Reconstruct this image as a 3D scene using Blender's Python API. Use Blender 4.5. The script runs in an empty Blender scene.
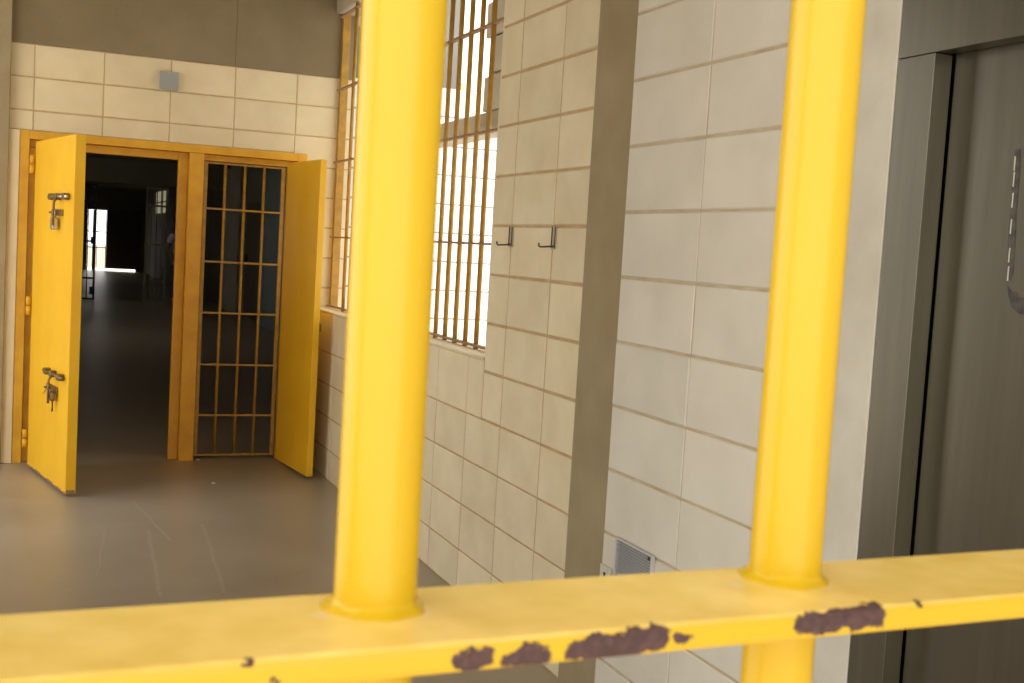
import bpy, bmesh, math, random
from mathutils import Vector, Matrix

random.seed(7)
SC = bpy.context.scene
COL = SC.collection

# ------------------------------------------------------------------ camera
F_PX = 1177.42
YAW, PITCH, ROLL, CAM_Z = 0.3913, 0.0756, 0.0589, 1.4808
def cam_axes():
    cy, sy, cp, sp = math.cos(YAW), math.sin(YAW), math.cos(PITCH), math.sin(PITCH)
    fwd = Vector((sy*cp, cy*cp, -sp)); right = Vector((cy, -sy, 0)); up = right.cross(fwd)
    cr, sr = math.cos(ROLL), math.sin(ROLL)
    return cr*right + sr*up, -sr*right + cr*up, fwd
RT, UP, FW = cam_axes()
cd = bpy.data.cameras.new('camera'); cam = bpy.data.objects.new('camera', cd); COL.objects.link(cam)
M3 = Matrix((RT, UP, -FW)).transposed()
cam.matrix_world = Matrix.Translation((0, 0, CAM_Z)) @ M3.to_4x4()
cd.sensor_width = 36.0; cd.sensor_fit = 'HORIZONTAL'; cd.lens = F_PX/1024*36
cd.clip_start = 0.01; cd.clip_end = 300
cd.dof.use_dof = True; cd.dof.focus_distance = 4.5; cd.dof.aperture_fstop = 26
SC.camera = cam
def ray(x, y): return RT*((x-512)/F_PX) - UP*((y-341.5)/F_PX) + FW
def on_y(x, y, d):
    q = ray(x, y); return Vector((0, 0, CAM_Z)) + q*(d/q.y)
def on_z(x, y, d):
    q = ray(x, y); return Vector((0, 0, CAM_Z)) + q*((d-CAM_Z)/q.z)

# ------------------------------------------------------------------ sky, sun, exposure
w = bpy.data.worlds.new('sky'); SC.world = w; w.use_nodes = True
bg = w.node_tree.nodes['Background']; bg.inputs[0].default_value = (1.0, 0.975, 0.92, 1); bg.inputs[1].default_value = 1.0
sd = bpy.data.lights.new('sun', 'SUN'); sun = bpy.data.objects.new('sun', sd); COL.objects.link(sun)
sd.energy = 3.4; sd.angle = math.radians(1.0); sd.color = (1, .98, .94)
sun.rotation_euler = Vector((0.05, 0.36, -0.93)).to_track_quat('-Z', 'Y').to_euler()
vs = SC.view_settings
vs.view_transform = 'Standard'; vs.look = 'None'; vs.gamma = 1; vs.use_curve_mapping = False
vs.exposure = 1.25

# ------------------------------------------------------------------ materials
def new_mat(name):
    m = bpy.data.materials.new(name); m.use_nodes = True
    nt = m.node_tree; return m, nt, nt.nodes, nt.links, nt.nodes['Principled BSDF']
def mat(name, c1, c2=None, rough=.6, metal=0., scale=6., bump=0., bscale=60., rand=0., lo=.35, hi=.7, detail=5, stretch=None, spec=.5):
    m, nt, N, L, b = new_mat(name)
    c2 = c2 or c1
    b.inputs['Roughness'].default_value = rough; b.inputs['Metallic'].default_value = metal
    b.inputs['Specular IOR Level'].default_value = spec
    tc = N.new('ShaderNodeTexCoord'); vec = tc.outputs['Object']
    if rand:
        oi = N.new('ShaderNodeObjectInfo'); ad = N.new('ShaderNodeVectorMath'); ad.operation = 'ADD'
        mu = N.new('ShaderNodeMath'); mu.operation = 'MULTIPLY'; mu.inputs[1].default_value = 37.
        L.new(oi.outputs['Random'], mu.inputs[0]); L.new(vec, ad.inputs[0]); L.new(mu.outputs[0], ad.inputs[1]); vec = ad.outputs[0]
    if stretch:
        sc = N.new('ShaderNodeVectorMath'); sc.operation = 'MULTIPLY'; sc.inputs[1].default_value = stretch
        L.new(vec, sc.inputs[0]); vec = sc.outputs[0]
    nz = N.new('ShaderNodeTexNoise'); nz.inputs['Scale'].default_value = scale; nz.inputs['Detail'].default_value = detail
    L.new(vec, nz.inputs['Vector'])
    cr = N.new('ShaderNodeValToRGB'); e = cr.color_ramp.elements
    e[0].position = lo; e[0].color = (*c1, 1); e[1].position = hi; e[1].color = (*c2, 1)
    L.new(nz.outputs['Fac'], cr.inputs[0]); out = cr.outputs[0]
    if rand:
        hs = N.new('ShaderNodeHueSaturation')
        mr = N.new('ShaderNodeMapRange'); mr.inputs['To Min'].default_value = 1-rand; mr.inputs['To Max'].default_value = 1+rand
        L.new(oi.outputs['Random'], mr.inputs['Value']); L.new(mr.outputs[0], hs.inputs['Value']); L.new(out, hs.inputs['Color']); out = hs.outputs[0]
    L.new(out, b.inputs['Base Color'])
    if bump:
        n2 = N.new('ShaderNodeTexNoise'); n2.inputs['Scale'].default_value = bscale; n2.inputs['Detail'].default_value = 4
        L.new(vec, n2.inputs['Vector'])
        bp = N.new('ShaderNodeBump'); bp.inputs['Strength'].default_value = bump; bp.inputs['Distance'].default_value = .004
        L.new(n2.outputs['Fac'], bp.inputs['Height']); L.new(bp.outputs[0], b.inputs['Normal'])
    return m

M = {}
M['block_far'] = mat('cream painted block', (.71,.61,.405), (.81,.72,.515), .75, scale=5, bump=.35, bscale=70, rand=.05, lo=.3)
M['block_near'] = mat('white painted block', (.62,.58,.49), (.71,.67,.58), .7, scale=4, bump=.3, bscale=60, rand=.03, lo=.3)
M['block_back'] = mat('cream painted block back', (.70,.59,.37), (.78,.67,.44), .75, scale=5, bump=.35, bscale=70, rand=.04, lo=.3)
M['block_out'] = mat('white painted exterior block', (.74,.78,.83), (.78,.82,.87), .8, scale=5, rand=.02)
M['mortar'] = mat('rusty mortar', (.48,.33,.16), (.58,.43,.25), .9, scale=14)
M['mortar_pale'] = mat('pale mortar', (.45,.36,.23), (.56,.48,.35), .9, scale=14)
M['mortar_out'] = mat('grey mortar', (.28,.28,.27), (.36,.36,.35), .9)
M['plaster'] = mat('grey white plaster', (.53,.50,.42), (.62,.59,.51), .7, scale=7, bump=.3, bscale=45)
M['concrete'] = mat('brown grey concrete', (.30,.235,.13), (.36,.29,.175), .8, scale=5, bump=.5, bscale=40)
M['beam'] = mat('dark grey concrete', (.22,.17,.095), (.27,.215,.13), .85, scale=3, bump=.4, bscale=40)
M['ceiling'] = mat('ceiling concrete', (.46,.36,.22), (.52,.42,.27), .9, scale=3)  # tan tint chosen for warm bounce light onto the upper walls
M['ext_tan'] = mat('tan exterior concrete', (.42,.36,.27), (.5,.44,.34), .9, scale=3)
M['ext_grey'] = mat('grey exterior render', (.17,.16,.14), (.21,.2,.18), .9, scale=3)
M['ground'] = mat('exterior paving', (.45,.42,.37), (.52,.5,.45), .9, scale=3)
M['yellow_bar'] = mat('bright yellow enamel', (.62,.395,.008), (.65,.42,.011), .27, scale=9, bump=.12, bscale=70)
M['yellow_door'] = mat('yellow door enamel', (.80,.44,.008), (.86,.50,.014), .42, scale=4, bump=.1, bscale=30)
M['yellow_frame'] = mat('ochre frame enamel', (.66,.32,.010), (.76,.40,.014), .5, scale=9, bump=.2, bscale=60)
M['yellow_grille'] = mat('worn and shaded ochre grille paint', (.34,.185,.025), (.46,.26,.03), .5, scale=20)
M['rust_rail'] = mat('rusty flat rail', (.24,.14,.07), (.36,.21,.09), .7, scale=30)
M['steel'] = mat('brushed stainless steel', (.19,.178,.145), (.26,.243,.20), .34, 1., scale=3, stretch=(9,9,.6), lo=.2, hi=.8, bump=.04, bscale=8)
M['steel_edge'] = mat('satin steel', (.42,.39,.35), (.48,.45,.40), .3, 1., scale=3, stretch=(12,12,.5))
M['gap_shade'] = mat('dark gap shade', (.012,.012,.011), None, .9)  # near-black colour painted in for the shade in gaps and holes
M['residue'] = mat('tape residue', (.045,.043,.038), (.11,.10,.09), .8, scale=60)
M['grey_plastic'] = mat('grey plastic', (.30,.31,.30), (.34,.35,.34), .5)
M['alu'] = mat('aluminium louvre', (.52,.52,.52), (.58,.58,.58), .5, .2)
M['old_metal'] = mat('tarnished metal', (.16,.09,.03), (.32,.22,.10), .45, .7, scale=40)
M['chrome'] = mat('dull chrome', (.45,.42,.36), (.6,.57,.5), .3, .9, scale=30)
M['hook'] = mat('rusty hook metal', (.10,.075,.045), (.17,.13,.08), .6, .4, scale=50)
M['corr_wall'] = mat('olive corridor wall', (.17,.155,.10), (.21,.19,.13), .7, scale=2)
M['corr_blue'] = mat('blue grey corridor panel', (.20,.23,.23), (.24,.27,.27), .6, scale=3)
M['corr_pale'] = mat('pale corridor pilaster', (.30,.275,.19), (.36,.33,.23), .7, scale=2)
M['dark_door'] = mat('dark brown door', (.09,.06,.03), (.12,.08,.045), .6)
M['dark_metal'] = mat('dark metal', (.035,.032,.028), (.05,.045,.04), .5, .3)
M['shirt'] = mat('white shirt', (.62,.62,.62), (.7,.7,.7), .8)
M['trousers'] = mat('dark trousers', (.03,.03,.035), None, .8)
M['skin'] = mat('skin', (.30,.17,.10), None, .6)
M['hair'] = mat('hair', (.015,.012,.01), None, .7)
M['speck'] = mat('white speck', (.7,.7,.66), None, .8)

def floor_material():
    m, nt, N, L, b = new_mat('polished cement floor')
    tc = N.new('ShaderNodeTexCoord')
    n1 = N.new('ShaderNodeTexNoise'); n1.inputs['Scale'].default_value = 1.3; n1.inputs['Detail'].default_value = 8; n1.inputs['Roughness'].default_value = .65
    L.new(tc.outputs['Object'], n1.inputs['Vector'])
    cr = N.new('ShaderNodeValToRGB'); e = cr.color_ramp.elements
    e[0].position = .3; e[0].color = (.30,.25,.185,1); e[1].position = .72; e[1].color = (.40,.342,.26,1)
    L.new(n1.outputs['Fac'], cr.inputs[0])
    # scrape lines: distance to a straight scratch, broken up by noise
    segs = [((.557,6.655),(.66,5.775),.013),((.579,6.009),(.521,4.86),.013),((.85,6.077),(.789,4.865),.013),((.37,6.0),(.30,5.2),.006)]
    nb = N.new('ShaderNodeTexNoise'); nb.inputs['Scale'].default_value = 3; nb.inputs['Detail'].default_value = 1
    L.new(tc.outputs['Object'], nb.inputs['Vector'])
    wob = N.new('ShaderNodeVectorMath'); wob.operation = 'MULTIPLY_ADD'; wob.inputs[1].default_value = (.03,.03,0)
    L.new(nb.outputs['Color'], wob.inputs[0]); L.new(tc.outputs['Object'], wob.inputs[2])
    sx = N.new('ShaderNodeSeparateXYZ'); L.new(wob.outputs[0], sx.inputs[0])
    def mth(op, a, bb=None):
        n = N.new('ShaderNodeMath'); n.operation = op
        for i, v in enumerate((a, bb)):
            if v is None: continue
            if isinstance(v, (int, float)): n.inputs[i].default_value = v
            else: L.new(v, n.inputs[i])
        return n.outputs[0]
    total = None
    for (p, q, wd) in segs:
        dx, dy = q[0]-p[0], q[1]-p[1]; ln = math.hypot(dx, dy); dx /= ln; dy /= ln
        px, py = mth('SUBTRACT', sx.outputs[0], p[0]+.015), mth('SUBTRACT', sx.outputs[1], p[1]+.015)
        al = mth('ADD', mth('MULTIPLY', px, dx), mth('MULTIPLY', py, dy))
        ac = mth('ABSOLUTE', mth('SUBTRACT', mth('MULTIPLY', px, dy), mth('MULTIPLY', py, dx)))
        inside = mth('MULTIPLY', mth('GREATER_THAN', al, 0.), mth('LESS_THAN', al, ln))
        s = mth('MULTIPLY', inside, mth('MAXIMUM', 0., mth('SUBTRACT', 1., mth('DIVIDE', ac, wd))))
        total = s if total is None else mth('MAXIMUM', total, s)
    n3 = N.new('ShaderNodeTexNoise'); n3.inputs['Scale'].default_value = 25
    L.new(tc.outputs['Object'], n3.inputs['Vector'])
    fac = mth('MULTIPLY', total, mth('MULTIPLY', n3.outputs['Fac'], .8))
    mx = N.new('ShaderNodeMix'); mx.data_type = 'RGBA'; mx.inputs['B'].default_value = (.5,.47,.41,1)
    L.new(fac, mx.inputs['Factor']); L.new(cr.outputs[0], mx.inputs['A']); L.new(mx.outputs['Result'], b.inputs['Base Color'])
    r = N.new('ShaderNodeMapRange'); r.inputs['To Min'].default_value = .26; r.inputs['To Max'].default_value = .46
    L.new(n1.outputs['Fac'], r.inputs['Value']); L.new(r.outputs[0], b.inputs['Roughness'])
    n4 = N.new('ShaderNodeTexNoise'); n4.inputs['Scale'].default_value = 30; n4.inputs['Detail'].default_value = 6
    L.new(tc.outputs['Object'], n4.inputs['Vector'])
    bp = N.new('ShaderNodeBump'); bp.inputs['Strength'].default_value = .12; bp.inputs['Distance'].default_value = .004
    L.new(n4.outputs['Fac'], bp.inputs['Height']); L.new(bp.outputs[0], b.inputs['Normal'])
    return m
M['floor'] = floor_material()

BAR_Y, BAR_R, RAIL_TOP, RAIL_T, RAIL_F, RAIL_B = .343, .0127, 1.370, .0092, .3035, .360
def rail_material():
    """yellow enamel chipped to rust along the near edge of the flat rail"""
    m, nt, N, L, b = new_mat('chipped yellow enamel')
    b.inputs['Roughness'].default_value = .34
    tc = N.new('ShaderNodeTexCoord')
    nz = N.new('ShaderNodeTexNoise'); nz.inputs['Scale'].default_value = 170; nz.inputs['Detail'].default_value = 4; nz.inputs['Roughness'].default_value = .65
    L.new(tc.outputs['Object'], nz.inputs['Vector'])
    ds = N.new('ShaderNodeVectorMath'); ds.operation = 'MULTIPLY_ADD'; ds.inputs[1].default_value = (.012,.010,.009)
    L.new(nz.outputs['Color'], ds.inputs[0]); L.new(tc.outputs['Object'], ds.inputs[2])
    off = Vector((.006,.005,.0045))
    def field(patches):
        cur = None
        for (c, rad) in patches:
            s = N.new('ShaderNodeVectorMath'); s.operation = 'SUBTRACT'; s.inputs[1].default_value = c+off
            L.new(ds.outputs[0], s.inputs[0])
            k = N.new('ShaderNodeVectorMath'); k.operation = 'MULTIPLY'; k.inputs[1].default_value = tuple(1/x for x in rad)
            L.new(s.outputs[0], k.inputs[0])
            ln = N.new('ShaderNodeVectorMath'); ln.operation = 'LENGTH'; L.new(k.outputs[0], ln.inputs[0])
            if cur is None: cur = ln.outputs['Value']
            else:
                mn = N.new('ShaderNodeMath'); mn.operation = 'MINIMUM'; L.new(cur, mn.inputs[0]); L.new(ln.outputs['Value'], mn.inputs[1]); cur = mn.outputs[0]
        return cur
    def px(x, y, hw, hh, dy=.0045):
        c = on_y(x, y, RAIL_F); a = on_y(x+hw, y, RAIL_F); d = on_y(x, y+hh, RAIL_F)
        return (c, (max(.0012, (a-c).x), dy, max(.001, (c-d).z)))
    rust = [px(470,662,21,12), px(528,659,27,13), px(600,651,34,15), px(640,644,30,15), px(656,636,10,9,.007), px(682,641,10,8),
            px(243,662,4,5), px(272,681,5,4), px(828,626,30,13), px(866,621,28,14), px(884,611,10,8,.007), px(930,608,4,8), px(962,600,9,3)]
    grey = []
    for (x, y, hw, hd) in [(326,598,.0022,.002),(424,614,.0035,.004),(322,615,.002,.004),(602,590,.002,.0015),(740,588,.004,.003),(838,590,.003,.003),(1018,560,.003,.004)]:
        grey.append((on_z(x, y, RAIL_TOP), (hw, hd, .004)))
    fr, fg = field(rust), field(grey)
    def step(v, a, bb):
        r = N.new('ShaderNodeMapRange'); r.interpolation_type = 'SMOOTHSTEP'
        r.inputs['From Min'].default_value = a; r.inputs['From Max'].default_value = bb; r.inputs['To Min'].default_value = 1; r.inputs['To Max'].default_value = 0
        L.new(v, r.inputs['Value']); return r.outputs[0]
    def mix(f, a, bcol):
        x = N.new('ShaderNodeMix'); x.data_type = 'RGBA'; L.new(f, x.inputs['Factor'])
        if isinstance(a, tuple): x.inputs['A'].default_value = a
        else: L.new(a, x.inputs['A'])
        if isinstance(bcol, tuple): x.inputs['B'].default_value = bcol
        else: L.new(bcol, x.inputs['B'])
        return x.outputs['Result']
    n2 = N.new('ShaderNodeTexNoise'); n2.inputs['Scale'].default_value = 420; L.new(tc.outputs['Object'], n2.inputs['Vector'])
    rc = mix(n2.outputs['Fac'], (.03,.013,.013,1), (.13,.066,.062,1))
    c = mix(step(fg, .7, 1.15), (.63,.40,.010,1), (.62,.50,.36,1))
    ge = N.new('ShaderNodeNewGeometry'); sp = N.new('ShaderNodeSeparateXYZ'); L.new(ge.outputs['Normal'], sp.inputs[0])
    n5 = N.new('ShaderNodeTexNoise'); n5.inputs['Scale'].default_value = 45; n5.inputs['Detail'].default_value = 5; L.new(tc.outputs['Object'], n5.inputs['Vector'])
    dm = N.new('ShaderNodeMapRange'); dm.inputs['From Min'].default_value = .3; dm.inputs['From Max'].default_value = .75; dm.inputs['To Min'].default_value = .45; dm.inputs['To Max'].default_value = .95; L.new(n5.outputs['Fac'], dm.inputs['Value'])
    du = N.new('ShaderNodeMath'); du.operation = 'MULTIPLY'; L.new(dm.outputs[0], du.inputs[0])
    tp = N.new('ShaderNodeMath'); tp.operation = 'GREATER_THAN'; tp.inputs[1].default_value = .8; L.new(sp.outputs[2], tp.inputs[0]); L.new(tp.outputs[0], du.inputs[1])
    c = mix(du.outputs[0], c, (.96,.73,.24,1))  # pale tone painted on upward faces, for the sheen of light from above
    c = mix(step(fr, .92, 1.02), c, rc)
    L.new(c, b.inputs['Base Color'])
    rr = N.new('ShaderNodeMapRange'); rr.inputs['To Min'].default_value = .34; rr.inputs['To Max'].default_value = .8
    L.new(step(fr, .92, 1.02), rr.inputs['Value']); L.new(rr.outputs[0], b.inputs['Roughness'])
    bp = N.new('ShaderNodeBump'); bp.inputs['Strength'].default_value = .5; bp.inputs['Distance'].default_value = .0006; bp.invert = True
    L.new(step(fr, .92, 1.02), bp.inputs['Height']); L.new(bp.outputs[0], b.inputs['Normal'])
    return m
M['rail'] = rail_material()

def emis(name, col, s):
    m, nt, N, L, b = new_mat(name); b.inputs['Base Color'].default_value = (*col, 1)
    b.inputs['Emission Color'].default_value = (*col, 1); b.inputs['Emission Strength'].default_value = s; return m
M['lit_pane'] = emis('daylit frosted pane', (.75,.68,.45), .13)
def glassy(name, col, rough):
    m, nt, N, L, b = new_mat(name); b.inputs['Base Color'].default_value = (*col, 1); b.inputs['Roughness'].default_value = rough
    return m

# ------------------------------------------------------------------ mesh helpers
def link(name, me, m=None, parent=None, loc=(0,0,0), rot=(0,0,0)):
    o = bpy.data.objects.new(name, me); COL.objects.link(o)
    if me is not None and m is not None and not me.materials: me.materials.append(M[m] if isinstance(m, str) else m)
    o.parent = parent; o.location = loc; o.rotation_euler = rot
    return o
def empty(name, loc=(0,0,0), rz=0):
    o = bpy.data.objects.new(name, None); COL.objects.link(o); o.location = loc; o.rotation_euler = (0,0,rz); o.empty_display_size = .1; return o
def tag(o, label, cat, group=None, kind=None):
    o['label'] = label; o['category'] = cat
    if group: o['group'] = group
    if kind: o['kind'] = kind
    return o
def to_mesh(bm, name='m', smooth=False):
    me = bpy.data.meshes.new(name); bmesh.ops.recalc_face_normals(bm, faces=bm.faces); bm.to_mesh(me); bm.free()
    if smooth:
        for p in me.polygons: p.use_smooth = True
    return me
def add_box(bm, a, b, bev=0):
    x0,y0,z0 = (min(a[i], b[i]) for i in range(3)); x1,y1,z1 = (max(a[i], b[i]) for i in range(3))
    vs_ = [bm.verts.new(p) for p in ((x0,y0,z0),(x1,y0,z0),(x1,y1,z0),(x0,y1,z0),(x0,y0,z1),(x1,y0,z1),(x1,y1,z1),(x0,y1,z1))]
    fs = [bm.faces.new([vs_[i] for i in f]) for f in ((3,2,1,0),(4,5,6,7),(0,1,5,4),(1,2,6,5),(2,3,7,6),(3,0,4,7))]
    if bev:
        es = list({e for f in fs for e in f.edges})
        bmesh.ops.bevel(bm, geom=es, offset=bev, segments=2, profile=.5, affect='EDGES')
def box(name, a, b, m, parent=None, bev=0):
    bm = bmesh.new(); add_box(bm, a, b, bev); return link(name, to_mesh(bm, name), m, parent)
def boxes(name, lst, m, parent=None, bev=0):
    bm = bmesh.new()
    for a, b in lst: add_box(bm, a, b, bev)
    return link(name, to_mesh(bm, name), m, parent)
def add_tube(bm, pts, r, n=12, cap=True):
    pts = [Vector(p) for p in pts]; rings = []
    for i, p in enumerate(pts):
        d = (pts[min(i+1, len(pts)-1)] - pts[max(i-1, 0)]).normalized()
        a = d.orthogonal().normalized() if i == 0 else (prev - d*prev.dot(d)).normalized()
        prev = a; bb = d.cross(a)
        rr = r[i] if isinstance(r, (list, tuple)) else r
        rings.append([bm.verts.new(p + (a*math.cos(t) + bb*math.sin(t))*rr) for t in (2*math.pi*k/n for k in range(n))])
    for i in range(len(rings)-1):
        for k in range(n):
            bm.faces.new((rings[i][k], rings[i][(k+1)%n], rings[i+1][(k+1)%n], rings[i+1][k]))
    if cap: bm.faces.new(rings[0][::-1]); bm.faces.new(rings[-1])
def tube(name, pts, r, m, parent=None, n=12, smooth=True):
    bm = bmesh.new(); add_tube(bm, pts, r, n); me = to_mesh(bm, name, smooth); return link(name, me, m, parent)

# blocks: one chamfered slab mesh per size, shared by every block of that size
_bm = {}
def block_mesh(wd, ht, t, m):
    key = (round(wd, 3), round(ht, 3), t, m)
    if key in _bm: return _bm[key]
    bm = bmesh.new(); c = .004
    def ring(y, i): return [bm.verts.new((sx*(wd/2-i), y, sz*(ht/2-i))) for sx, sz in ((-1,-1),(1,-1),(1,1),(-1,1))]
    r0, r1, r2 = ring(0, 0), ring(t-c, 0), ring(t, c)
    for a, b in ((r0, r1), (r1, r2)):
        for k in range(4): bm.faces.new((a[k], a[(k+1)%4], b[(k+1)%4], b[k]))
    bm.faces.new(r2)
    me = to_mesh(bm, 'block'); me.materials.append(M[m]); _bm[key] = me; return me
def cells(u0, u1, ph, step):
    e = [u0]; k = math.floor((u0-ph)/step) + 1
    while ph + k*step < u1 - .06:
        if ph + k*step > u0 + .06: e.append(ph + k*step)
        k += 1
    e.append(u1); return list(zip(e[:-1], e[1:]))
def lay(parent, facing, plane, u0, u1, v0, v1, phu, phv, m, gu=.005, gv=.008, t=.012, name='block'):
    """stack-bonded blocks; plane is the finished face of the wall"""
    for a, b in cells(u0, u1, phu, .4):
        for c, d in cells(v0, v1, phv, .2):
            wd, ht = b-a-gu, d-c-gv
            me = block_mesh(wd, ht, t, m); u, v = (a+b)/2, (c+d)/2
            jit = random.uniform(-.0012, .0012)
            if facing == '-x': link(name, me, None, parent, (plane+t+jit, u, v), (0, 0, math.pi/2))
            elif facing == '-y': link(name, me, None, parent, (u, plane+t+jit, v), (0, 0, math.pi))

# ------------------------------------------------------------------ the setting
D, XF, XN, XC = 7.8315, 1.7488, 1.6902, 1.718
MB = .003      # mortar face behind the block face
CEIL = 3.35
fl = boxes('floor', [((-6,-4,-.1),(1.86,D+.1,0)), ((-1.5,D+.1,-.1),(3.75,43.6,0))], 'floor')
tag(fl, 'worn polished cement floor with pale scrape marks', 'floor', kind='structure')
gr = boxes('ground', [((-60,-40,-.2),(80,90,-.101))], 'ground')
tag(gr, 'pale paving outside the barred window', 'ground', kind='structure')
ce = boxes('ceiling', [((-1.3,-.9,CEIL),(2.05,D+.2,CEIL+.15)), ((-1.5,D+.2,2.95),(2.4,11.05,3.1)), ((-1.5,11.05,2.95),(3.9,43.8,3.1))], 'ceiling')
tag(ce, 'concrete ceiling over the hall and corridor, tinted tan for warm bounce', 'ceiling', kind='structure')

# back wall with the doorway
FX0, FX1, FZ = -.075, 1.682, 2.045        # outer edges of the door frame
wb = boxes('wall_back', [((-.14,D+MB,FZ),(1.97,D+.16,2.568)), ((FX1,D+MB,0),(1.97,D+.16,FZ)), ((-1.05,D+MB,0),(-.32,D+.16,2.568))], 'mortar')
tag(wb, 'cream painted concrete block wall around the yellow doorway', 'wall', kind='structure')
ph = -.0031
lay(wb, '-y', D, -.14, 1.97, 2.168, 2.568, ph, .168, 'block_back')
lay(wb, '-y', D, -.14, 1.597, FZ, 2.168, ph, .168, 'block_back')
lay(wb, '-y', D, FX1, 1.97, 0.0, 1.968, ph, .168, 'block_back')
boxes('block', [((1.5995,D,FZ),(1.97,D+.012,2.164)), ((FX1,D,1.972),(1.97,D+.012,FZ))], 'block_back', wb)
tr = box('trim_1', (-.142, D-.03, 0), (FX0, D+.16, FZ), 'block_back', bev=.004)
tag(tr, 'narrow cream plaster strip left of the yellow door frame', 'plaster strip', kind='structure')
pl = box('concrete_pillar', (-.45, D-.06, 0), (-.135, D+.2, CEIL), 'concrete', bev=.004)
tag(pl, 'brown grey concrete pillar at the left end of the back wall', 'pillar', kind='structure')
bmb = boxes('concrete_beam', [((-.135,D-.012,2.5685),(1.189,D+.18,CEIL)), ((1.191,D-.012,2.5685),(1.97,D+.18,CEIL)),((-1.05,D-.012,2.5685),(-.45,D+.18,CEIL))], 'beam')
tag(bmb, 'dark brown grey concrete beam across the top of the back wall', 'beam', kind='structure')

# right wall, far part, with the barred window
YW0, ZS = 4.531, 1.04       # near edge of the window, sill height
YC0, YC1 = 3.570, 3.252     # concrete column
wr = boxes('wall_right', [((XF+MB,YC0-.05,0),(1.93,YW0-.003,CEIL)), ((XF+MB,YW0-.003,0),(1.93,D,ZS-.013))], 'mortar')
tag(wr, 'cream painted concrete block wall with the barred window', 'wall', kind='structure')
zr, yv = .1832, 4.313
lay(wr, '-x', XF, YC0, D, 0.0, zr+.6, yv, zr, 'block_far', gv=.007, gu=.009)
lay(wr, '-x', XF, YC0, YW0, zr+.6, CEIL, yv, zr, 'block_far', gv=.009, gu=.009)
for a, b in cells(YW0, D, yv, .4):
    link('block', block_mesh(b-a-.005, ZS-.011-zr-.6-.004, .012, 'block_far'), None, wr, (XF+.012, (a+b)/2, (zr+.6+ZS-.011)/2), (0,0,math.pi/2))
box('window_jamb', (XF+.002, YW0-.012, ZS), (1.935, YW0, CEIL), 'block_far', wr)
sill = box('window_sill', (XF-.003, YW0-.0, ZS-.0115), (1.945, D, ZS), 'block_far', bev=.002)
sill.name = 'trim_2'; tag(sill, 'pale cement sill under the barred window', 'sill', kind='structure')
li = box('window_lintel', (1.835, YW0-.1, 2.985), (2.1, D, CEIL), 'ext_tan', bev=.012)
tag(li, 'grey concrete lintel above the barred window', 'lintel', kind='structure')

co = box('concrete_column', (XC, YC1-.02, 0), (1.97, YC0+.004, CEIL), 'concrete', bev=.003)
tag(co, 'brown grey concrete column between the two block walls', 'column', kind='structure')

# right wall, near part, up to the lift
wn = boxes('wall_near', [((XN+MB,2.2,0),(1.97,YC1-.0,CEIL))], 'mortar_pale')
tag(wn, 'white painted block wall between the concrete column and the lift', 'wall', kind='structure')
zn, yn = 2.2236, 2.804
lay(wn, '-x', XN, yn, YC1+.0, 0.0, CEIL, yn+.8, zn, 'block_near', gv=.0065, gu=.004)
lay(wn, '-x', XN, 2.2, yn, 0.0, CEIL, yn, zn, 'block_near', gv=.0065, gu=.004)
pj = box('plaster_pier', (XN-.003, 2.047, 0), (1.97, 2.2, CEIL), 'plaster', bev=.002)
tag(pj, 'grey white plastered pier beside the steel lift frame', 'pier', kind='structure')
wm = boxes('wall_behind', [((XN,-3,0),(1.97,.70,CEIL)), ((1.9,.7,0),(1.97,2.1,CEIL))], 'plaster')
tag(wm, 'plain plaster wall running past the near side of the lift', 'wall', kind='structure')
# left side: pillars and a header over wide openings to daylight
wl = boxes('wall_left', [((-1.05,7.7,0),(-.9,D+.1,CEIL)), ((-1.05,2.6,0),(-.9,5.1,CEIL)), ((-1.05,-1.6,3.1),(-.9,7.7,CEIL))], 'concrete')
tag(wl, 'brown grey wall with wide daylight openings left of the picture', 'wall', kind='structure')

# ------------------------------------------------------------------ barred window
GX, BR = 1.855, .0115
win = empty('window_1', (GX, 6.2, ZS)); tag(win, 'tall barred window with ochre steel bars in the right wall', 'window', kind='structure')
def wpart(name, me, m, loc): return link(name, me, m, win, Vector(loc) - Vector((GX, 6.2, ZS)))
bm = bmesh.new(); add_tube(bm, [(0,0,0),(0,0,2.985-ZS)], BR, 10); bar_me = to_mesh(bm, 'window_bar', True)
k = 0; y = 4.917
while y < 7.45:
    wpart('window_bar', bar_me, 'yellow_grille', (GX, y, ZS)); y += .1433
bm = bmesh.new(); add_box(bm, (-.0125, YW0, -.005), (.0125, 7.75, .005)); rail_me = to_mesh(bm, 'cross_rail')
for z in (1.055, 1.510, 2.004, 2.474, 2.95):
    wpart('cross_rail', rail_me, 'rust_rail', (GX, 0, z))
bm = bmesh.new(); add_box(bm, (-.025,-.02,0), (.025,.02,2.985-ZS), .002); post_me = to_mesh(bm, 'frame_post')
wpart('frame_post', post_me, 'yellow_grille', (GX+.046, D-.03, ZS)); wpart('frame_post', post_me, None, (GX+.030, YW0+.03, ZS))

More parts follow.
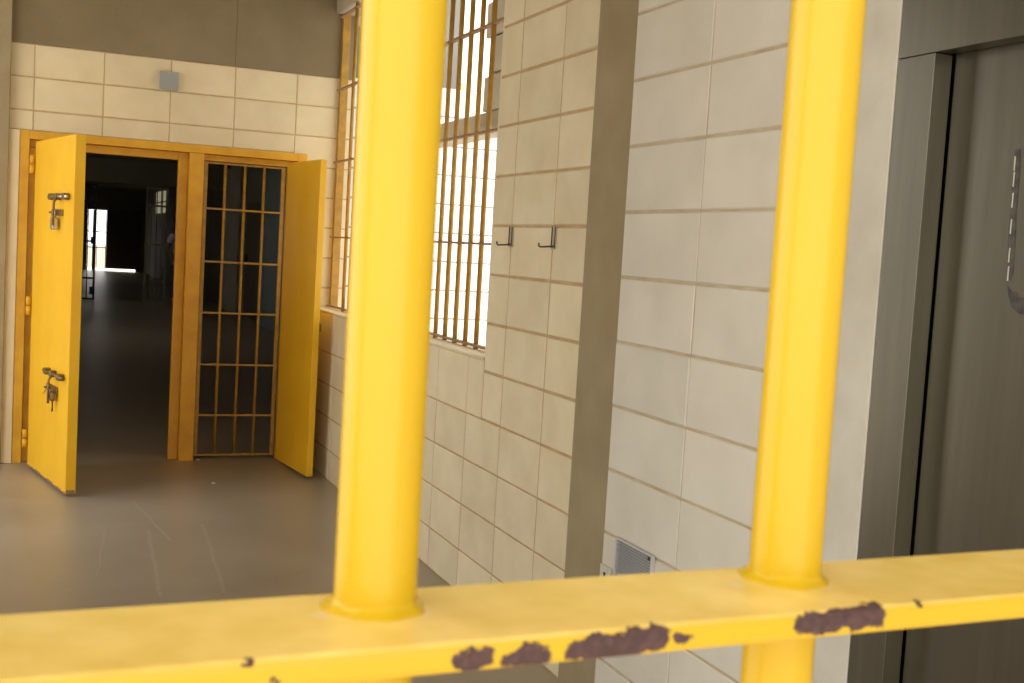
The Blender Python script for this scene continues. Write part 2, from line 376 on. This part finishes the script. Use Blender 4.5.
# ------------------------------------------------------------------ yellow door frame
df_ = empty('door_frame', (.8, D, 0)); tag(df_, 'ochre yellow steel door frame with a middle post in the back wall', 'door frame')
def fpart(name, a, b, m='yellow_frame', bev=.003):
    o = Vector((.8, D, 0)); return box(name, Vector(a)-o, Vector(b)-o, m, df_, bev)
YF0, YF1 = D-.022, D+.10
fpart('jamb', (FX0, YF0, 0), (-.02, YF1, FZ)); fpart('jamb', (1.62, YF0, 0), (FX1, YF1, FZ))
fpart('header', (-.0195, YF0, 1.995), (1.6195, YF1, FZ))
fpart('middle_post', (.925, YF0, 0), (1.018, YF1, 1.9945))
fpart('door_stop', (-.0195, D+.03, 0), (.045, YF1-.004, 1.9445)); fpart('door_stop', (.866, D+.045, 0), (.9245, YF1-.004, 1.9945)); fpart('door_stop', (-.0195, D+.045, 1.945), (.8655, YF1-.004, 1.9945))
fpart('door_stop', (1.0185, D+.045, 1.955), (1.6195, YF1-.004, 1.9945)); fpart('door_stop', (1.565, D+.045, 0), (1.6195, YF1-.004, 1.9545))

# barred gate panel in the right half
g = empty('barred_panel', (1.29, D+.062, 0)); tag(g, 'ochre gate panel with three round bars right of the middle post', 'gate')
def gpart(name, me, loc, m='yellow_grille'): return link(name, me, m, g, Vector(loc)-Vector((1.29, D+.062, 0)))  # darker paint puts the panel's shade into its colour
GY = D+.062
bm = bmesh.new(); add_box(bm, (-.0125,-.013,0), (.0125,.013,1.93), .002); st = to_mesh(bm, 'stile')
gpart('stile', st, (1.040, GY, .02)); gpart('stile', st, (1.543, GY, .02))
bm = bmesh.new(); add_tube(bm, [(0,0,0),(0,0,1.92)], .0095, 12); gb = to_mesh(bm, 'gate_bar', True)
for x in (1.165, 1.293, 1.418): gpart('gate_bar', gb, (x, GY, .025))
bm = bmesh.new(); add_box(bm, (-.24,-.012,-.006), (.24,.012,.006)); gr_ = to_mesh(bm, 'gate_rail')
for z in (.026, .291, .628, .969, 1.304, 1.649, 1.944): gpart('gate_rail', gr_, (1.2915, GY, z))

# door leaves
def knuckles(parent, zs, y=-.012, x=-.02):
    for z in zs:
        h = tube('hinge', [(x, y, z-.055), (x, y, z-.003)], .017, 'yellow_frame', parent, 14)
        tube('hinge_knuckle', [(0,0,.006), (0,0,.058)], .017, 'yellow_frame', h, 14).location = (x, y, z-.003)
def bolt_set(parent, z0, padlock, tarnish):
    # sliding bolt with two guides, a dangling handle and a lower hasp, on the face y = 0 of the leaf
    b = tube('slide_bolt', [(.44,-.022,z0), (.86,-.022,z0)], .009, tarnish, parent, 10)
    for s in (.50, .63, .80):
        boxes('bolt_guide', [((s-.025,-.034,z0-.018),(s+.025,0,z0+.018))], 'old_metal', parent, .004)
    tube('bolt_handle', [(.66,-.024,z0), (.665,-.045,z0-.03), (.675,-.05,z0-.10), (.68,-.048,z0-.16)], .007, 'old_metal', parent, 8)
    boxes('hasp', [((.47,-.012,z0-.105),(.70,0,z0-.07))], 'old_metal', parent, .003)
    tube('staple', [(.53,-.006,z0-.088),(.53,-.035,z0-.088),(.57,-.035,z0-.088),(.57,-.006,z0-.088)], .006, 'old_metal', parent, 8)
    if padlock:
        pk = boxes('padlock', [((.575,-.042,z0-.185),(.635,-.012,z0-.115))], 'chrome', parent, .006)
        tube('shackle', [(.588,-.027,z0-.118),(.588,-.027,z0-.08),(.605,-.027,z0-.066),(.622,-.027,z0-.08),(.622,-.027,z0-.118)], .0055, 'chrome', pk, 8)
    else:
        pk = boxes('padlock', [((.63,-.04,z0-.15),(.70,-.012,z0-.095))], 'old_metal', parent, .012)
        tube('chain', [(.655,-.02,z0-.15),(.66,-.02,z0-.19),(.655,-.02,z0-.21)], .005, 'old_metal', pk, 8)
        tube('wire', [(.50,-.012,z0-.09),(.44,-.014,z0-.13),(.40,-.012,z0-.145)], .0025, 'old_metal', parent, 6)
a = math.atan2(-.977, .213)
lf = empty('door_leaf', (.016, 7.672, .018), a); tag(lf, 'open yellow steel door leaf with two slide bolts on the left', 'door')
box('leaf', (0,0,0), (.912,.055,1.955), 'yellow_door', lf, .002)
# rusty chipped foot of the leaf
bm = bmesh.new(); x = .02
while x < .9:
    wd = random.uniform(.02, .06); add_box(bm, (x,-.0008,.0005), (min(x+wd,.91), .001, random.uniform(.003,.012))); x += wd
add_box(bm, (.9115,.004,.0005), (.9128,.05,.022))
link('rusty_edge', to_mesh(bm, 'rusty_edge'), 'rust_rail', lf)
knuckles(lf, (1.82, .97, .158))
bolt_set(lf, 1.622, True, 'chrome'); bolt_set(lf, .632, False, 'old_metal')
a = math.atan2(-.992, .124)
rf = empty('door_leaf', (1.540, 7.742, .022), a); tag(rf, 'narrow open yellow steel door leaf on the right, beside the window wall', 'door')
box('leaf', (0,0,0), (.622,.04,1.952), 'yellow_door', rf, .002)
knuckles(rf, (1.82, .97, .158), y=.05, x=-.005)
boxes('keeper', [((.55,.04,.9),(.60,.062,.95))], 'old_metal', rf, .004)

# ------------------------------------------------------------------ small wall fittings
jb = empty('junction_box', (.781, D-.04, 2.372)); tag(jb, 'square grey junction box on the wall above the doorway', 'junction box')
box('cover', (-.058,0,0), (.058,.012,.112), 'grey_plastic', jb, .004); box('box_body', (-.054,.0125,.004), (.054,.04,.108), 'grey_plastic', jb, .003)
box('screw', (-.004,-.002,.1), (.004,.0,.108), 'alu', jb)
for yy, lab in ((4.305, 'rusty coat hook nearer the barred window'), (3.893, 'rusty coat hook nearer the concrete column')):
    hk = empty('coat_hook', (XF, yy, 1.50)); tag(hk, lab, 'hook', 'coat hooks on the block wall')
    box('back_plate', (-.004,-.016,.0), (0,.016,.082), 'ext_tan', hk, .001)
    tube('hook_arm', [(-.002,0,.011),(-.03,0,.008),(-.056,.001,.006),(-.060,.001,.009),(-.061,.001,.020)], .0033, 'hook', hk, 8)
    for dy in (-.014, .014): tube('plate_edge', [(-.006,dy,.004),(-.006,dy,.080)], .0022, 'hook', hk, 6)
vg = empty('vent_grille', (XN, 3.03, .40)); tag(vg, 'grey louvred metal vent grille low on the near wall', 'vent grille')
box('backing', (-.0009,-.112,0), (0,.112,.232), 'dark_metal', vg)  # dark sheet stands in for the shade behind the louvres
for a_, b_ in (((-.0135,-.114,-.002),(-.001,-.1065,.234)), ((-.0135,.1065,-.002),(-.001,.114,.234)), ((-.0135,-.106,.227),(-.001,.106,.234)), ((-.0135,-.106,-.002),(-.001,.106,.005))):
    box('frame', a_, b_, 'alu', vg, .001)
bm = bmesh.new(); vv = [bm.verts.new(p) for p in ((-.013,-.101,0),(-.013,.101,0),(-.0045,.101,.0034),(-.0045,-.101,.0034),(-.0045,.101,.0022),(-.0045,-.101,.0022))]
for f in ((0,1,2,3),(1,4,2),(0,3,5),(0,5,4,1)): bm.faces.new([vv[i] for i in f])
lv = to_mesh(bm, 'louvre')
for k in range(25): link('louvre', lv, 'alu', vg, (0,0,.009+k*.0087))
box('screw', (-.017,-.107,0.218), (-.0145,-.097,0.228), 'dark_metal', vg)
so = empty('socket_plate', (XN, 3.208, .41)); tag(so, 'small white socket plate beside the vent grille', 'socket')
box('plate', (-.009,-.036,0), (0,.036,.115), 'plaster', so, .004); box('socket_hole', (-.0105,-.006,.082), (-.0093,.006,.094), 'gap_shade', so)

# ------------------------------------------------------------------ steel lift doorway
lt = empty('lift_doorway', (XN, 1.4, 0)); tag(lt, 'brushed stainless steel lift doorway with a closed door on the right', 'lift door')
def lpart(name, a, b, m='steel', bev=.0015, parent=None):
    o = Vector((XN, 1.4, 0)); return box(name, Vector(a)-o, Vector(b)-o, m, parent or lt, bev)
LZ, LY = 1.936, 1.934
lpart('jamb_face', (XN-.001, LY, 0), (1.735, 2.0455, LZ-.001)); lpart('jamb_face', (XN-.001, .72, 0), (1.735, .84, LZ-.001))
lpart('header_panel', (XN-.001, .72, LZ), (1.735, 2.0455, 2.62))
lpart('jamb_edge', (XN-.0022, LY-.0012, 0), (XN+.001, LY+.0012, LZ-.001), 'steel', .0005)
lpart('backing', (1.775, .73, 0), (1.79, 2.05, 2.1), 'gap_shade', 0)  # black sheet stands in for the shade inside the door gap
dp = lpart('door_panel', (1.7385, .846, .006), (1.77, LY-.003, LZ+.02), 'steel', .003)
# torn tape residue on the door: a thin crooked strip with a foot
bm = bmesh.new()
def strip(path, wd):
    prev = None
    for (yy, zz, k) in path:
        a_, b_ = bm.verts.new((1.7377, yy+wd*k, zz)), bm.verts.new((1.7377, yy-wd*k, zz))
        if prev: bm.faces.new((prev[0], prev[1], b_, a_))
        prev = (a_, b_)
strip([(1.742,1.733,.8),(1.741,1.70,1.0),(1.740,1.66,1.05),(1.739,1.61,.9),(1.737,1.57,1.1),(1.735,1.53,1.0),(1.733,1.50,.9),(1.735,1.482,.5)], .008)
bm2v = [(1.738,1.474),(1.726,1.462),(1.712,1.462),(1.708,1.452),(1.66,1.450),(1.58,1.452),(1.58,1.425),(1.66,1.418),(1.700,1.420),(1.722,1.432),(1.732,1.452)]
bm.faces.new([bm.verts.new((1.7377, p, q)) for p, q in bm2v])
ext = bmesh.ops.extrude_face_region(bm, geom=list(bm.faces))
for v in ext['geom']:
    if isinstance(v, bmesh.types.BMVert): v.co.x += .0012
rs = link('tape_residue', to_mesh(bm, 'tape_residue'), 'residue', dp, Vector((0,0,0))-Vector((XN,1.4,0)))
bm = bmesh.new()
def sliver(p, q, wd):
    add_box(bm, (1.7368, p[0]-wd, p[1]), (1.7374, p[0]+wd, q[1]))
for zz in (1.72,1.69,1.65,1.60,1.545,1.51): sliver((1.742-(1.73-zz)*.04+.004, zz), (0, zz-.028), .0015)
link('tape_shred', to_mesh(bm, 'tape_shred'), 'plaster', dp, Vector((0,0,0))-Vector((XN,1.4,0)))

# ------------------------------------------------------------------ foreground bars
fg = empty('bar_gate', (.1, BAR_Y, 0), .025); tag(fg, 'bright yellow barred gate with a chipped flat rail, nearest the viewer', 'gate')
o0 = Vector((.1, BAR_Y, 0))
bm = bmesh.new(); add_tube(bm, [(0,0,z) for z in (.05,.6,1.2,1.375,1.6,2.2,2.8)], BAR_R, 32); fb = to_mesh(bm, 'round_bar', True)
# weld bead: a lumpy fillet round the foot of each bar
def weld_mesh(seed):
    rnd = random.Random(seed); bm = bmesh.new(); n = 40; rows = []
    prof = [(BAR_R-.0006, .0036), (BAR_R+.0004, .0022), (BAR_R+.0012, .0014), (BAR_R+.0022, .0008), (BAR_R+.0038, -.0004)]
    ph = [rnd.uniform(0, 6.28) for _ in range(4)]
    for i, (r, z) in enumerate(prof):
        row = []
        for k in range(n):
            t = 2*math.pi*k/n
            wv = .5*math.sin(3*t+ph[0]) + .35*math.sin(5*t+ph[1]) + .3*math.sin(9*t+ph[2])
            row.append(bm.verts.new(((r + wv*.0011*i/4)*math.cos(t), (r + wv*.0011*i/4)*math.sin(t), z*(1+.22*wv) if z > 0 else z)))
        rows.append(row)
    for i in range(4):
        for k in range(n): bm.faces.new((rows[i][k], rows[i][(k+1)%n], rows[i+1][(k+1)%n], rows[i+1][k]))
    return to_mesh(bm, 'weld_bead', True)
for i in range(-4, 10):
    x = .1009 + .1537*i
    link('round_bar', fb, 'yellow_bar', fg, Vector((x, BAR_Y, 0))-o0)
    if i in (0, 1): link('weld_bead', weld_mesh(i), 'rail', fg, Vector((x, BAR_Y, RAIL_TOP))-o0).data
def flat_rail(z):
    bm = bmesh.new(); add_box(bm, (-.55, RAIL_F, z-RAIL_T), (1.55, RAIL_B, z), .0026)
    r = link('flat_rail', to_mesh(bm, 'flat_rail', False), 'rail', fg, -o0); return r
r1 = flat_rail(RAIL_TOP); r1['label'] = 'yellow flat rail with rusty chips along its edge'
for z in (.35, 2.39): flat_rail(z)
# the rail material reads object coordinates: the weld beads sit away from the origin, so give them plain enamel
for o in list(fg.children):
    if o.name.startswith('weld_bead'): o.data.materials[0] = M['yellow_bar']

# ------------------------------------------------------------------ corridor beyond the doorway
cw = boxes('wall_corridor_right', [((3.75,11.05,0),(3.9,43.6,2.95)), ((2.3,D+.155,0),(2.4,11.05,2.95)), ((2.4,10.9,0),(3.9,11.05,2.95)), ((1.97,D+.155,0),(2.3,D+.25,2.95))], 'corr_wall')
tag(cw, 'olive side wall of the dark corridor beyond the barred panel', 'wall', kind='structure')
cl = boxes('wall_corridor_left', [((-1.6,D+.1,0),(-1.5,13,2.95)), ((-1.6,13,0),(-1.5,16,2.95)), ((-1.6,16,0),(-1.5,18,.9)), ((-1.6,16,2.1),(-1.5,18,2.95)), ((-1.6,18,0),(-1.5,23.2,2.95)), ((-1.6,23.2,0),(-1.5,24.4,.9)), ((-1.6,23.2,2.0),(-1.5,24.4,2.95)), ((-1.6,24.4,0),(-1.5,43.6,2.95))], 'corr_wall')  # two unseen window gaps added to let fill light into the corridor
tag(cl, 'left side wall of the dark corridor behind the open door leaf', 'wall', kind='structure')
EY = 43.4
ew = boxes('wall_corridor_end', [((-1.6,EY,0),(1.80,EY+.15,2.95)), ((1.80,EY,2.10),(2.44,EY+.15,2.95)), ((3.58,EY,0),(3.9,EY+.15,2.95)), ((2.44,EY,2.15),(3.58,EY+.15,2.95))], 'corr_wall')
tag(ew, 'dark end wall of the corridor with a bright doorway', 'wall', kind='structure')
ed = empty('end_door', (3.0, EY+.05, 0)); tag(ed, 'closed dark door at the corridor end with light under it', 'door')
boxes('leaf', [((-.559,-.03,.09),(.579,.02,2.149)), ((.44,-.03,.002),(.579,.02,.09))], 'dark_door', ed); box('door_handle', (-.48,-.05,1.0), (-.40,-.031,1.03), 'dark_metal', ed)
egate = empty('end_gate', (2.115, EY+.06, 0)); tag(egate, 'thin barred gate in the bright doorway at the corridor end', 'gate')
for x in (-.31, -.1, .02, .31): tube('gate_bar', [(x,0,.01),(x,0,2.09)], .012 if x != -.1 else .03, 'dark_metal', egate, 6)
for z in (.8, 1.35): box('gate_rail', (-.31,-.008,z-.015), (.31,.008,z+.015), 'dark_metal', egate)
ow = box('yard_wall', (0,50,-.1), (6,50.3,.75), 'ext_tan'); tag(ow, 'low tan wall outside, through the doorway at the corridor end', 'wall', kind='structure')

GYY = 25.5
tb = boxes('corridor_beam', [((-1.5,GYY-.1,2.42),(3.75,GYY+.1,2.95))], 'corr_wall'); tag(tb, 'dark beam over the grille gates inside the corridor', 'beam', kind='structure')
def grille(name, x0, x1, label, y=GYY, mt='dark_metal', n=6, top=2.38):
    e = empty(name, ((x0+x1)/2, y, 0)); tag(e, label, 'gate', 'grille gates inside the corridor'); h = (x1-x0)/2
    for s in (-h+.02, h-.02): box('stile', (s-.02,-.02,.01), (s+.02,.02,top), mt, e)
    for z in (.03, .45, 1.2, 2.0, top-.03): box('gate_rail', (-h+.041,-.012,z-.02), (h-.041,.012,z+.02), mt, e)
    for k in range(1, n): tube('gate_bar', [(-h+2*h*k/n,0,.051),(-h+2*h*k/n,0,top-.051)], .01, mt, e, 6)
    return e
e1 = grille('grille_gate', .45, 1.235, 'dark grille gate in the corridor left of the bright floor strip', n=5)
box('lock_box', (.29,-.03,1.15), (.35,-.021,1.29), 'dark_metal', e1); box('bolt', (.29,-.03,.12), (.35,-.021,.28), 'dark_metal', e1)
grille('grille_gate', 2.19, 2.62, 'olive grille gate in the corridor beside the standing person', mt='corr_pale', n=4)
# pilasters, door recess panels and a daylit high window on the corridor's right wall
for i, (y0, y1, m_, lab) in enumerate([(18.3,20.3,'corr_blue','blue grey bay on the corridor wall seen through the barred panel'),
                                       (22.6,24.4,'corr_pale','pale pilaster on the corridor wall seen through the barred panel'),
                                       (30.5,31.6,'corr_pale','pale pilaster on the corridor wall behind the person'),
                                       (33.5,35.2,'corr_pale','pale pilaster on the corridor wall under the lit window'),
                                       (12.5,13.8,'corr_pale','pale pilaster on the corridor wall nearest the barred panel')]):
    tag(box('wall_pilaster', (3.62,y0,0), (3.75,y1,2.95), m_), lab, 'pilaster', kind='structure')
for y0, y1, lab in ((20.6,22.3,'dark door between blue bay and pale pilaster in the corridor'),(24.7,27.3,'dark door beyond the pale pilaster in the corridor')):
    d_ = empty('corridor_door', (3.715,(y0+y1)/2,0)); tag(d_, lab, 'door', 'dark doors along the corridor')
    h = (y1-y0)/2; box('leaf', (0,-h+.06,.01), (.03,h-.06,2.1), 'dark_door', d_); box('lock_plate', (-.012,h-.25,.95), (-.001,h-.15,1.15), 'dark_metal', d_)
wh = empty('window_2', (3.70, 37.8, 2.0)); tag(wh, 'small daylit high window far down the corridor wall', 'window', kind='structure')
for a_, b_ in ((-1.8,-.05),(.05,1.8)):
    for c_, d_ in ((.05,.36),(.41,.72)): box('pane', (0,a_,c_), (.02,b_,d_), 'lit_pane', wh)
box('mullion', (-.02,-.05,.05), (.02,.05,.72), 'dark_metal', wh)
for k in range(14):
    y = 9.5+k*2.4
    if abs(y-GYY) > .4: tag(box('ceiling_joist', (-1.5,y-.05,2.80), (2.3 if y < 11 else 3.75,y+.05,2.95), 'corr_wall'), 'dark ceiling joist across the corridor', 'joist', 'ceiling joists of the corridor', kind='structure')

# ------------------------------------------------------------------ outside the window
YO = D
xw = boxes('wall_exterior', [((1.97,YO+MB,-.1),(5.2,YO+.15,2.585))], 'mortar_out'); tag(xw, 'sunlit white block wall outside the barred window', 'wall', kind='structure')
lay(xw, '-y', YO, 1.975, 5.2, -.1, 2.585, .02, .185, 'block_out', gu=.006, gv=.010)
xb = box('exterior_beam', (2.30,4.2,2.125), (2.45,YO-.002,2.238), 'ext_tan', bev=.004); tag(xb, 'tan concrete beam outside the window above the white wall', 'beam', kind='structure')
xp = box('exterior_pier', (2.315,3.4,2.2385), (2.46,6.10,4.2), 'ext_tan'); tag(xp, 'grey block pier standing on the beam outside the window', 'pier', kind='structure')
for k, (z0, e) in enumerate([(2.242,6.19),(2.445,6.13),(2.645,6.20),(2.845,6.14),(3.045,6.21),(3.245,6.15)]):
    for y1 in (e, e-.4, e-.8, e-1.2, e-1.6):
        link('block', block_mesh(.39,.188,.02,'ext_tan'), None, xp, (2.315, y1-.2, z0+.095), (0,0,math.pi/2))
xs = box('exterior_post', (2.30,3.6,-.1), (2.45,4.2,2.238), 'ext_tan'); tag(xs, 'tan post carrying the beam outside the window', 'post', kind='structure')
xc = box('grey_building', (2.45,8.6,-.1), (2.985,9.4,4.6), 'ext_grey', bev=.01); tag(xc, 'grey rendered building corner seen high through the window bars', 'building')

# ------------------------------------------------------------------ the person in the corridor
def skin_body(name, verts, edges, radii, m, parent, root=0, sub=2):
    me = bpy.data.meshes.new(name); me.from_pydata(verts, edges, []); o = link(name, me, m, parent)
    md = o.modifiers.new('skin', 'SKIN'); md.use_smooth_shade = True
    for i, r in enumerate(radii):
        sv = me.skin_vertices[0].data[i]; sv.radius = (r, r) if not isinstance(r, tuple) else r; sv.use_root = (i == root)
    s = o.modifiers.new('sub', 'SUBSURF'); s.levels = sub; s.render_levels = sub
    return o
pe = empty('person', (2.86, 25.15, 0), math.radians(20)); tag(pe, 'person in white shirt and dark trousers standing in the dark corridor', 'person')
V = [(0,0,.95),(0,0,1.12),(0,.01,1.30),(0,.01,1.42),(0,0,1.50),(0,-.015,1.58),(0,-.03,1.66),(0,-.02,1.73),
     (-.17,.01,1.40),(-.28,.03,1.16),(-.22,-.10,.95),(-.19,-.16,.90),
     (.17,.01,1.40),(.25,.03,1.14),(.27,-.04,.91),(.27,-.06,.84),
     (-.09,0,.88),(-.10,-.02,.50),(-.11,.02,.09),(-.115,-.10,.035),
     (.09,0,.88),(.11,-.01,.50),(.12,.03,.09),(.13,-.09,.035)]
E_ = [(0,1),(1,2),(2,3),(3,4),(4,5),(5,6),(6,7),(3,8),(8,9),(9,10),(10,11),(3,12),(12,13),(13,14),(14,15),(0,16),(16,17),(17,18),(18,19),(0,20),(20,21),(21,22),(22,23)]
Rr = [.13,.135,.15,.11,.055,.075,.085,.05,.06,.045,.034,.035,.06,.045,.034,.035,.085,.06,.042,.035,.085,.06,.042,.035]
body = skin_body('body', V, E_, Rr, 'skin', pe)
skin_body('shirt', [(0,0,.92),(0,0,1.12),(0,.01,1.30),(0,.01,1.42),(0,0,1.47),(-.17,.01,1.40),(-.25,.025,1.24),(.17,.01,1.40),(.22,.025,1.24)],
          [(0,1),(1,2),(2,3),(3,4),(3,5),(5,6),(3,7),(7,8)], [.155,.15,.165,.125,.07,.078,.07,.078,.07], 'shirt', pe)
skin_body('trousers', [(0,0,.98),(0,0,.92),(-.09,0,.86),(-.10,-.02,.50),(-.11,.02,.10),(.09,0,.86),(.11,-.01,.50),(.12,.03,.10)],
          [(0,1),(1,2),(2,3),(3,4),(1,5),(5,6),(6,7)], [.145,.15,.10,.075,.062,.10,.075,.062], 'trousers', pe)
skin_body('hair', [(0,.02,1.66),(0,-.005,1.75)], [(0,1)], [.088,.07], 'hair', pe)

# little things on the floor
for (x, y, lab) in ((198,460.5,'tiny white speck on the floor at the foot of the middle post'),(213,484,'tiny pale speck on the open floor before the barred panel')):
    p = on_z(x, y, 0); bm = bmesh.new(); bmesh.ops.create_icosphere(bm, subdivisions=1, radius=.012)
    for v in bm.verts: v.co.z = v.co.z*.5 + .005; v.co.x *= random.uniform(.8,1.4)
    tag(link('paper_scrap', to_mesh(bm, 'paper_scrap'), 'speck', None, (p.x, p.y, 0)), lab, 'scrap')
